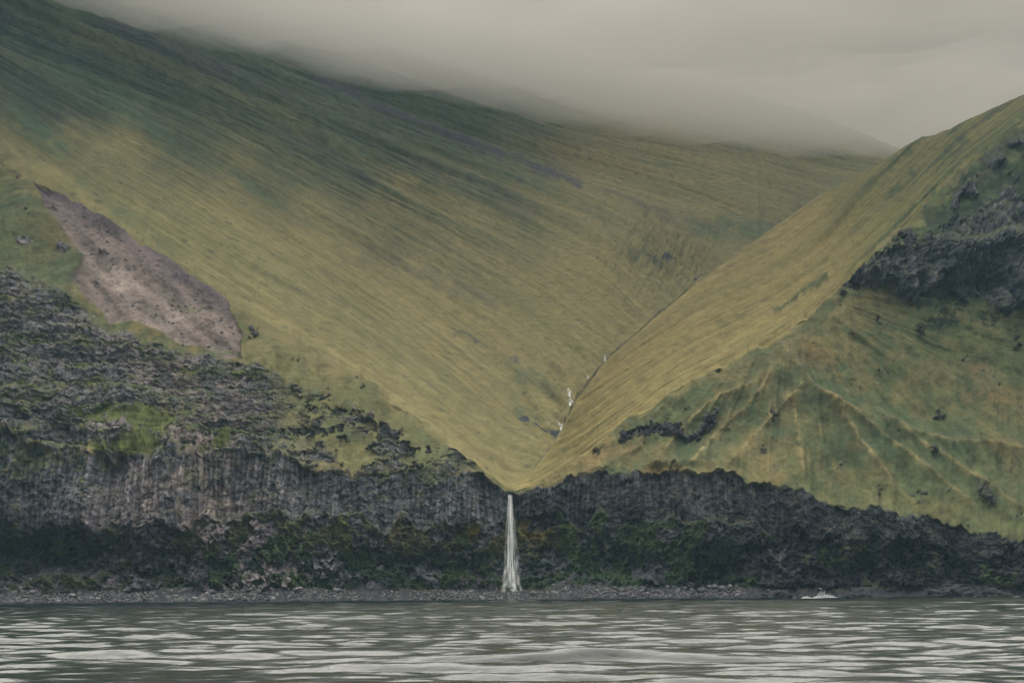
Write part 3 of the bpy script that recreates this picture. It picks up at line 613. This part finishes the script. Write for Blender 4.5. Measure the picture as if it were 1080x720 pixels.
    rk = ell(U, V, 572, 449, 16, 3.2, 22) + ell(U, V, 590, 458, 8, 5, 20) + ell(U, V, 736, 289, 6, 2.4) + ell(U, V, 700, 268, 20, 2.5, -5) + ell(U, V, 553, 440, 6, 3)
    C = mixc(C, (0.045, 0.048, 0.055), sstep(0.45, 0.8, rk + 0.12*n2))
    sp = nz(X*0.8, Y, 5, 0, True, 3)
    C = mixc(C, (0.06, 0.062, 0.045), sstep(1.2, 2.4, sp)*0.6)
    bed = np.exp(-((base - V)/(2.2 + 1.2*nz(U, 0*V, 30, 1)))**2)*sstep(542, 560, U)*sstep(860, 640, U)
    C = mixc(C, (0.07, 0.072, 0.062), bed*sstep(-0.3, 0.8, n2 + nz(U, V, 9, 0, True))*0.7)
    C = C*(1 + fade*0.07*np.clip(streaky(ss, tt, 2.6, 60, 2, True, 1), -2, 2) + fade*0.06*np.clip(streaky(ss, tt, 9, 200, 1), -2, 2) + 0.07*np.clip(nz(X, Y, 6, 1, True), -2, 2))[..., None]
    C = np.clip(C, 0.01, 0.4)
    # the ground carries on down behind the right hill
    dd = np.linspace(14, 0.3, 14)[:, None]*sstep(545, 580, u); Ys = np.repeat(Y2[:1], 14, 0) - 0.9*dd
    Xs, Ys, Zs = P(np.broadcast_to(u, dd.shape), V[0] + dd, Ys)
    X = np.concatenate([Xs, X]); Y2 = np.concatenate([Ys, Y2]); Z2 = np.concatenate([Zs, Z2]); cs = mixc(np.full(dd.shape + (3,), (0.19, 0.165, 0.078), np.float32), (0.07, 0.07, 0.058), sstep(-0.4, 1.2, nz(u, 0*u + 2, 16, 1, True))*np.ones_like(dd)); C = np.concatenate([cs, C])
    inside = np.ones((X.shape[0]-1, X.shape[1]-1), bool)
    o = sheet([('mountain_slope', inside)], X, Y2, Z2, C, np.ones_like(X), M_ter)[0]
    tag(o, kind='structure')
build_left_valley()

def build_right_valley():
    u = np.linspace(540.0, 1290, int(1150*DENS))
    bv, bY = curve(Ii, u, 1, 18), curve(Ii, u, 2, 20)
    tv, tY = curve(RS, u, 1, 12), curve(RS, u, 2, 16)
    bv = np.where(u < 541, 519.5, bv); tv = np.minimum(tv, bv - 0.3)
    rows = int(330*DENS); nb = int(60*DENS)
    t = np.linspace(0, 1, rows)[:, None]
    V = bv + (tv-bv)*t; Y = 1/((1/bY)*(1-t) + (1/tY)*t)
    V = V + crest_jag(u)*np.clip(1-(bv-V)/14, 0, 1)*sstep(.5, .3, t)
    U = np.broadcast_to(u, V.shape); T = t*np.ones_like(V)
    # round the brow a little so the skyline is a real shoulder
    X, Y, Z = P(U, V, Y)
    tb = np.linspace(0.02, 1, nb)[:, None]
    Xb = X[-1] + 0.06*tb*160; Yb = Y[-1] + tb*160; Zb = Z[-1] - (tb**1.3)*110
    ss = (bv - V)*0.66 + 0*T; tt = U*0.5
    gul = streaky(ss, tt, 12, 400, 1); gul2 = streaky(ss, tt, 4.5, 160, 2); big = streaky(ss, tt, 32, 400, 0, False)
    e0 = sstep(0, 0.04, T)
    D = e0*(1.2*big + 0.7*gul + 0.35*gul2 + 0.12*nz(X, Z, 6, 1, True))*sstep(540, 570, U)*np.interp(T, [0, .9, 1], [1, 1, .4])*np.clip((bv-tv)/60, 0, 1)
    sh = U.shape + (3,)
    n1, n2 = nz(U, V, 90, 1), nz(U, V, 26, 0, True)
    C = np.full(sh, (0.248, 0.200, 0.078), np.float32)
    C = mixc(C, (0.125, 0.128, 0.045), sstep(800, 1000, U + 20*n1)*0.75)
    C = mixc(C, (0.07, 0.095, 0.035), sstep(0.3, 1.6, gul + 0.5*n2)*(0.25 + 0.5*sstep(860, 980, U)))
    C = mixc(C, (0.045, 0.06, 0.03), sstep(0.9, 1.8, gul2 + 0.4*n2)*(0.15 + 0.6*sstep(860, 980, U)))
    C = mixc(C, (0.25, 0.205, 0.075), sstep(0.4, 1.6, -gul + 0.4*n2)*0.5*sstep(1000, 850, U))
    C = mixc(C, (0.13, 0.13, 0.055), sstep(660, 600, U)*0.05)
    for ln, wd, w in (([(815, 325), (845, 306), (872, 288)], 2.0, .8), ([(1020, 148), (985, 170), (940, 205)], 4, .7), ([(560, 505), (620, 455), (660, 425)], 3, .3), ([(760, 340), (800, 318), (830, 300)], 2, .3)):
        d, q = linesd(ln, U, V + 2*n2); k = np.exp(-(d/wd)**2)
        C = mixc(C, (0.045, 0.065, 0.03), np.clip(k*(1 + 0.4*gul2), 0, 1)*w); D -= 0.8*k*w
    C = C*(1 + 0.07*np.clip(streaky(ss, tt, 2.4, 50, 0, True, 1), -2, 2) + 0.07*np.clip(nz(X, Z, 5, 1, True), -2, 2))[..., None]
    Z2 = Z + 0.8*D; Y2 = Y - 0.5*D
    Xa = np.concatenate([X, Xb]); Ya = np.concatenate([Y2, Yb]); Za = np.concatenate([Z2, Zb])
    Ca = np.concatenate([C, np.repeat(C[-1:], nb, 0)])
    o = sheet([('grass_ridge', np.ones((Xa.shape[0]-1, Xa.shape[1]-1), bool))], Xa, Ya, Za, np.clip(Ca, .01, .4), np.ones_like(Xa), M_ter)[0]
    tag(o, kind='structure')
build_right_valley()

# ------------------------------------------------------------------ sea
def build_sea():
    yy = [14.0]
    while yy[-1] < 500: yy.append(yy[-1] + 0.10 + yy[-1]*0.00085)
    yy = np.array(yy); nc = int(1000*DENS)
    k = np.linspace(-0.52, 0.52, nc)
    Y = yy[:, None]*np.ones((1, nc)); X = k[None, :]*(Y + 40)
    Z = np.zeros_like(X)
    r = np.random.default_rng(5)
    for i in range(46):
        lam = 0.8*(1.08**i); ang = r.normal(0, 0.15) + 0.05
        amp = 0.0116*lam**0.58*(0.55 + 0.9*r.random())
        if lam > 14: amp *= 0.75
        kx, ky = math.sin(ang)*2*math.pi/lam, math.cos(ang)*2*math.pi/lam
        ph = r.random()*6.28 + 0.8*nz(X, Y, 30 + 6*i, i)
        w = np.sin(kx*X + ky*Y + ph)
        env = 1 + 0.45*nz(X + 40*i, Y, 28, i+1)
        # crests sharper than troughs
        Z += amp*np.clip(env, .1, 2.2)*(w + 0.25*np.cos(2*(kx*X + ky*Y + ph)))
    Z *= 1.0
    # a low swell nearest the boat
    Z += 0.22*np.exp(-((Y - 33 - 0.05*X)/5.0)**2)
    Z *= sstep(520, 470, Y)*0.6 + 0.4
    sh = X.shape
    V = np.stack([X, Y, Z], -1).reshape(-1, 3)
    f = grid_faces(*sh).reshape(-1, 4)
    o = link_mesh('sea', V, f, None, M_water); tag(o, kind='structure')
    # the wider water around, a touch lower
    me = bpy.data.meshes.new('water_around')
    v = [(-2500, -1500, -.35), (2500, -1500, -.35), (2500, 900, -.35), (-2500, 900, -.35)]
    me.from_pydata(v, [], [(0, 1, 2, 3)]); me.materials.append(M_water)
    o2 = bpy.data.objects.new('water', me); col.objects.link(o2); tag(o2, kind='structure')
build_sea()

# ground under everything out to the horizon
me = bpy.data.meshes.new('ground'); me.from_pydata([(-6000, -6000, -12), (6000, -6000, -12), (6000, 9000, -12), (-6000, 9000, -12)], [], [(0, 1, 2, 3)])
mg, _, bb, _ = new_mat('sea_bed'); bb.inputs['Base Color'].default_value = (0.02, 0.025, 0.025, 1); me.materials.append(mg)
og = bpy.data.objects.new('ground', me); col.objects.link(og); tag(og, kind='structure')

# ------------------------------------------------------------------ boulders
import bmesh
def rock_mesh(seed, sub=2):
    r = np.random.default_rng(seed); bm = bmesh.new(); bmesh.ops.create_icosphere(bm, subdivisions=sub, radius=0.5)
    sx, sy, sz = 1.0, r.uniform(.65, .95), r.uniform(.5, .8)
    pl = [(Vector(r.normal(size=3)).normalized(), r.uniform(.28, .42)) for _ in range(9)]
    for v in bm.verts:
        p = v.co
        for n_, d_ in pl:
            q = p.dot(n_)
            if q > d_: p -= n_*(q-d_)*0.85
        v.co = Vector((p.x*sx, p.y*sy, p.z*sz))
    me = bpy.data.meshes.new('boulder'); bm.to_mesh(me); bm.free(); return me
ROCKS = [rock_mesh(100+i) for i in range(8)]
for m_ in ROCKS: m_.materials.append(M_stone)
def beach_z(u, t):
    yb, yc = np.interp(u, [p[0] for p in B], [p[2] for p in B]), np.interp(u, [p[0] for p in Cc], [p[2] for p in Cc])
    vc = np.interp(u, [p[0] for p in Cc], [p[1] for p in Cc])
    Y = yb + (yc-yb)*t
    zc = P(u, vc, yc)[2]; z = -2 + (zc+2)*t
    return P(u, 600, Y)[0], Y, z
def lab(u):
    if u < 150: return 'grey boulder on the shingle beach under the dark cave-like recess at far left'
    if u < 300: return 'grey boulder by the fallen rubble heap at the foot of the left cliff'
    if u < 500: return 'grey boulder on the shingle beach under the ferny cliff left of the waterfall'
    if u < 590: return 'dark wet boulder on the beach around the foot of the waterfall'
    return 'grey boulder on the shingle beach right of the waterfall'
def grp(u): return 'boulders: ' + lab(u)[5:].replace('boulder ', '')
nbo = 0
def boulder(u, t, s, label=None, g=True):
    global nbo
    x, y, z = beach_z(u, t)
    o = bpy.data.objects.new('boulder', ROCKS[nbo % 8]); nbo += 1
    o.location = (x, y, z + 0.22*s); o.scale = (s*random.uniform(.85, 1.3), s, s*random.uniform(.8, 1.1)); o.rotation_euler = (random.uniform(-.3, .3), random.uniform(-.3, .3), random.uniform(0, 6.28))
    col.objects.link(o)
    tag(o, label or lab(u), 'boulder', grp(u) if g else None)
    return o
for i in range(230):
    u_ = random.uniform(0, 790) if i < 180 else random.choice([random.gauss(205, 14), random.gauss(700, 50), random.gauss(640, 30)])
    boulder(u_, random.uniform(.42, 1.05), random.choice([.9, 1.1, 1.4, 1.7, 2.2]))
for i in range(22):
    boulder(random.choice([random.uniform(5, 520), random.uniform(560, 770)]), random.uniform(.6, 1.08), random.uniform(2.2, 3.4))
for k, (x, y, z) in enumerate(STONES):
    o = bpy.data.objects.new('stone', ROCKS[k % 8]); s_ = random.choice([.7, .9, 1.2, 1.6]); o.location = (x, y-.1, z+.1*s_); o.scale = (s_*1.2, s_, s_*.8); o.rotation_euler = (0, 0, random.uniform(0, 6)); col.objects.link(o)
    tag(o, 'small stone lying loose on the brown landslide scar', 'stone', 'stones scattered over the landslide scar')
boulder(357, .9, 2.4, 'single black block standing on the beach midway between the rubble heap and the waterfall', False)
boulder(178, .48, 3.0, 'dark wet boulder at the water edge just left of the rubble heap', False)
boulder(205, .5, 2.6, 'rounded blue grey boulder at the water edge in front of the rubble heap', False)
# the rest of the shingle as one mass
def shingle(n):
    base = []
    for s in range(5):
        mm = rock_mesh(300+s, 1); co = np.array([v.co[:] for v in mm.vertices]); fa = np.array([p.vertices[:] for p in mm.polygons]); base.append((co, fa)); bpy.data.meshes.remove(mm)
    Vv, Ff_, k0 = [], [], 0
    r = np.random.default_rng(3)
    for i in range(n):
        u_ = r.uniform(-150, 800) if r.random() < .85 else r.normal(205, 16)
        t_ = r.uniform(.4, 1.06); s = r.choice([.4, .55, .75, 1.0]); x, y, z = beach_z(u_, t_)
        if abs(u_-205) < 30: z += 1.5*math.exp(-((u_-205)/16)**2)*(t_ > .8)
        co, fa = base[i % 5]; a = r.uniform(0, 6.28); c, s_ = math.cos(a), math.sin(a)
        p = co*s; p = np.stack([p[:, 0]*c - p[:, 1]*s_, p[:, 0]*s_ + p[:, 1]*c, p[:, 2]], -1) + (x, y, z + .15*s)
        Vv.append(p); Ff_.append(fa + k0); k0 += len(co)
    me = bpy.data.meshes.new('shingle'); me.from_pydata(np.concatenate(Vv).tolist(), [], np.concatenate(Ff_).tolist()); me.materials.append(M_stone)
    o = bpy.data.objects.new('shingle', me); col.objects.link(o); tag(o, 'grey shingle and cobbles along the foot of the cliffs', 'shingle', kind='stuff')
shingle(9000)

# rocks awash at the right
def big_rock(u, wpx, hpx, Y, label, seed, name='sea_rock'):
    bm = bmesh.new(); bmesh.ops.create_icosphere(bm, subdivisions=5, radius=1)
    w = wpx/F*Y/2; h = hpx/F*Y
    co = np.array([v.co[:] for v in bm.verts])
    n_ = nz(co[:, 0]*3 + seed, co[:, 1]*3 + co[:, 2]*2, 2.2, seed) + 0.6*nz(co[:, 0]*3, co[:, 2]*4 + seed, .9, seed+1, True)
    for v, q in zip(bm.verts, n_):
        f = 1 + 0.13*float(q); f = max(f, .5)
        v.co = Vector((v.co.x*w*f, v.co.y*w*.6*f, max(v.co.z*h*f, -1.2)))
    for f in bm.faces: f.smooth = True
    me = bpy.data.meshes.new(name); bm.to_mesh(me); bm.free(); me.materials.append(M_wet)
    o = bpy.data.objects.new(name, me); col.objects.link(o); x, y, z = P(u, 620, Y); o.location = (x, Y, 0); tag(o, label, 'rock'); return o
big_rock(1003, 42, 11, 478, 'larger of the two low black rocks awash below the right cliff', 1)
big_rock(1047, 32, 8, 478, 'smaller flat black rock awash at the far right below the cliff', 2)
big_rock(818, 30, 9, 484, 'rounded dark rock at the cliff foot beside the end of the shingle beach', 3)
big_rock(905, 26, 5, 484, 'low black skerry just right of the white breaking wave', 4)

# ------------------------------------------------------------------ falling water
def ribbon(name, pts, mat, seg=40, across=10, bulge=.6, wob=0.0, seed=0, parent=None):
    """pts: (u, v, Y, width m); a gently bulging curtain of water"""
    a = np.array(pts, float); n = len(a); t = np.linspace(0, n-1, seg)
    u, v, Y, w = [np.interp(t, np.arange(n), a[:, i]) for i in range(4)]
    u = u + wob*nz(t*8 + seed*50, t*0 + seed, 20, seed)
    x, y, z = P(u, v, Y); w = w*(1.3 if len(a) > 3 or seed == 4 else 1); s = np.linspace(-.5, .5, across)
    X = x[:, None] + s*w[:, None]; Yy = y[:, None] - bulge*np.cos(s*math.pi)*np.minimum(w[:, None], 3)*.4 + 0*X; Zz = z[:, None] + 0*X
    me = bpy.data.meshes.new(name)
    V = np.stack([X, Yy, Zz], -1).reshape(-1, 3); f = grid_faces(seg, across).reshape(-1, 4)
    me.from_pydata(V.tolist(), [], f.tolist()); uvl = me.uv_layers.new(name='UVMap')
    uvv = np.stack([np.broadcast_to(s+.5, X.shape), np.broadcast_to(np.linspace(0, 1, seg)[:, None], X.shape)], -1).reshape(-1, 2)
    li = np.zeros(len(me.loops), np.int32); me.loops.foreach_get('vertex_index', li); uvl.data.foreach_set('uv', uvv[li].astype(np.float32).ravel())
    me.polygons.foreach_set('use_smooth', np.ones(len(me.polygons), bool)); me.materials.append(mat)
    o = bpy.data.objects.new(name, me); col.objects.link(o)
    if parent: o.parent = parent
    return o
M_f1 = fall_mat('falling_water', 6, 2.2, .43, .66, .22)
M_f2 = fall_mat('falling_spray', 6, 4.5, .46, .72, .05)
wf = bpy.data.objects.new('waterfall', None); col.objects.link(wf); px, py, pz = P(539, 627, 503); wf.location = (px, py, pz)
tag(wf, 'tall narrow white waterfall dropping over the sea cliff where the valley ends', 'waterfall')
def wr(name, pts, mat, seed, **k):
    o = ribbon(name, pts, mat, seg=70, across=16, seed=seed, **k); o.parent = wf; o.location = (-px, -py, -pz); return o
wr('water_curtain', [(537.5, 519, 527, 1.2), (537.5, 523, 522, 1.6), (537.5, 545, 515, 1.9), (538, 575, 512, 2.9), (538.5, 605, 509, 3.6), (539, 628, 506, 4.4)], M_f1, 1, wob=.25)
wr('water_curtain', [(538, 522, 521, 1.3), (538.5, 550, 513, 1.7), (540, 585, 510, 2.6), (540.5, 610, 507, 3.4), (541, 628, 505, 4.4)], M_f1, 2, wob=.35)
wr('spray', [(538, 530, 520, 1.8), (538.5, 570, 512, 4.0), (539, 600, 508, 6.0), (539, 629, 503.5, 10)], M_f2, 3)
wr('spray', [(539, 545, 512, 2.2), (539, 590, 508, 4.6), (539.5, 615, 505, 7), (539.5, 630, 502.5, 12)], M_f2, 4)
M_f3 = fall_mat('stream_white', 3, 4, .42, .6, .1)
def cascade(pts, label):
    o = ribbon('cascade', pts, M_f3, seg=16, across=6, bulge=.5, wob=.3, seed=len(label))
    tag(o, label, 'cascade', 'white cascades on the stream up the valley')
def cz(u, v, h, w, Y, label, dx=0): cascade([(u, v-h/2, Y, w*.55), (u+dx*.6, v, Y-4, w*.95), (u+dx, v+h/2, Y-6, w*.8)], label)
cz(638, 378, 7, 2.0, 644, 'highest white cascade on the valley stream')
cz(620, 397, 5, 1.3, 610, 'faint cascade second from the top on the valley stream')
cz(600, 414, 9, 2.6, 578, 'bright cascade halfway up the stream, above a wider one', 1.5)
cz(602, 424, 8, 3.0, 575, 'widest and brightest cascade on the valley stream', -1)
cz(587.5, 446, 4, 1.6, 561, 'small pale cascade just above the lowest one', 3)
cz(593, 450, 7, 2.0, 560, 'lowest cascade above the dark rocky hollow', -2)

# ------------------------------------------------------------------ foam where the swell meets the right cliff
def foam(name, u0, u1, Yc, h, n, seed, label=None, peak=False):
    r = np.random.default_rng(seed); Vv, Ff_, k0 = [], [], 0
    bm = bmesh.new(); bmesh.ops.create_icosphere(bm, subdivisions=1, radius=.5); co = np.array([v.co[:] for v in bm.verts]); fa = np.array([[v.index for v in f.verts] for f in bm.faces]); bm.free()
    for i in range(n):
        q = r.random(); u_ = u0 + (u1-u0)*q; x = P(u_, 620, Yc)[0]
        env = math.sin(math.pi*q)**.7*(.18 + .12*math.sin(q*23+seed) + .9*math.exp(-((q-.66)/.13)**2)) if peak else math.sin(math.pi*q)**.7*(.5 + .5*abs(math.sin(q*9+seed)))
        z = abs(r.normal(0, .45))*h*env; s = r.uniform(.08, .3 if peak else .4)*(1-.6*min(z/h, 1))
        Vv.append(co*(s*2.0, s, s*.7) + (x, Yc + r.normal(0, .8), z)); Ff_.append(fa+k0); k0 += len(co)
    me = bpy.data.meshes.new(name); me.from_pydata(np.concatenate(Vv).tolist(), [], np.concatenate(Ff_).tolist()); me.materials.append(M_foam)
    o = bpy.data.objects.new(name, me); col.objects.link(o); tag(o, label, 'surf', kind='stuff'); return o
foam('breaking_wave', 834, 888, 480, 3.0, 1700, 1, 'white wave breaking against the foot of the right cliff', True)
foam('sea_foam', 915, 945, 482, .5, 110, 2, 'thin line of foam left of the rocks awash')
foam('sea_foam', 1015, 1080, 482, .7, 260, 3, 'foam washing around the rocks at the far right')
foam('sea_foam', 660, 690, 481, .3, 70, 4, 'thin foam at the edge of the beach right of the waterfall')
foam('sea_foam', 770, 815, 482, .35, 90, 5, 'thin foam at the end of the shingle beach')

# ------------------------------------------------------------------ low cloud and haze
def low_cloud():
    xs = np.linspace(-1500, 1500, 90); ys = np.linspace(560, 2600, 70)
    X, Y = np.meshgrid(xs, ys)
    zb = 309 + 0.165*(Y-560); zb = 413 - 14*np.log1p(np.exp(np.clip((413-zb)/14, -30, 30))); zb = zb - 90*sstep(1500, 2000, Y) + 0.015*X
    zb += 3*nz(X, Y, 240, 0) + 2.5*nz(X, Y, 60, 1)
    zt = np.interp(Y, [560, 1500, 2600], [450, 600, 950]) + 12*nz(X, Y, 300, 2)
    nr, nc = X.shape
    V = np.concatenate([np.stack([X, Y, zb], -1).reshape(-1, 3), np.stack([X, Y, zt], -1).reshape(-1, 3)])
    f = grid_faces(nr, nc).reshape(-1, 4); n = nr*nc
    i = np.arange(n).reshape(nr, nc); loop = np.concatenate([i[0, :], i[1:, -1], i[-1, -2::-1], i[-2:0:-1, 0]])
    l2 = np.roll(loop, -1); side = np.stack([loop, loop+n, l2+n, l2], -1)
    F_ = np.concatenate([f[:, ::-1], f+n, side])
    m, v, t = vol_mat('cloud', (0.79, 0.77, 0.745), 0.0115)
    o = link_mesh('low_cloud', V, F_, None, m); bm = bmesh.new(); bm.from_mesh(o.data); bmesh.ops.recalc_face_normals(bm, faces=bm.faces); bm.to_mesh(o.data); bm.free()
    tag(o, 'low grey cloud wrapping the tops of the mountains', 'cloud', kind='stuff')
low_cloud()
bm = bmesh.new(); bmesh.ops.create_cube(bm, size=1)
for v in bm.verts: v.co = Vector((v.co.x*4000, 700 + v.co.y*3600, (v.co.z+.5)*760 - 13))
me = bpy.data.meshes.new('haze'); bm.to_mesh(me); bm.free()
m, v, t = vol_mat('haze', (0.50, 0.78, 1.0), 0.000065, 0.2); me.materials.append(m)
oh = bpy.data.objects.new('haze', me); col.objects.link(oh); tag(oh, 'thin sea haze filling the air', 'haze', kind='stuff')
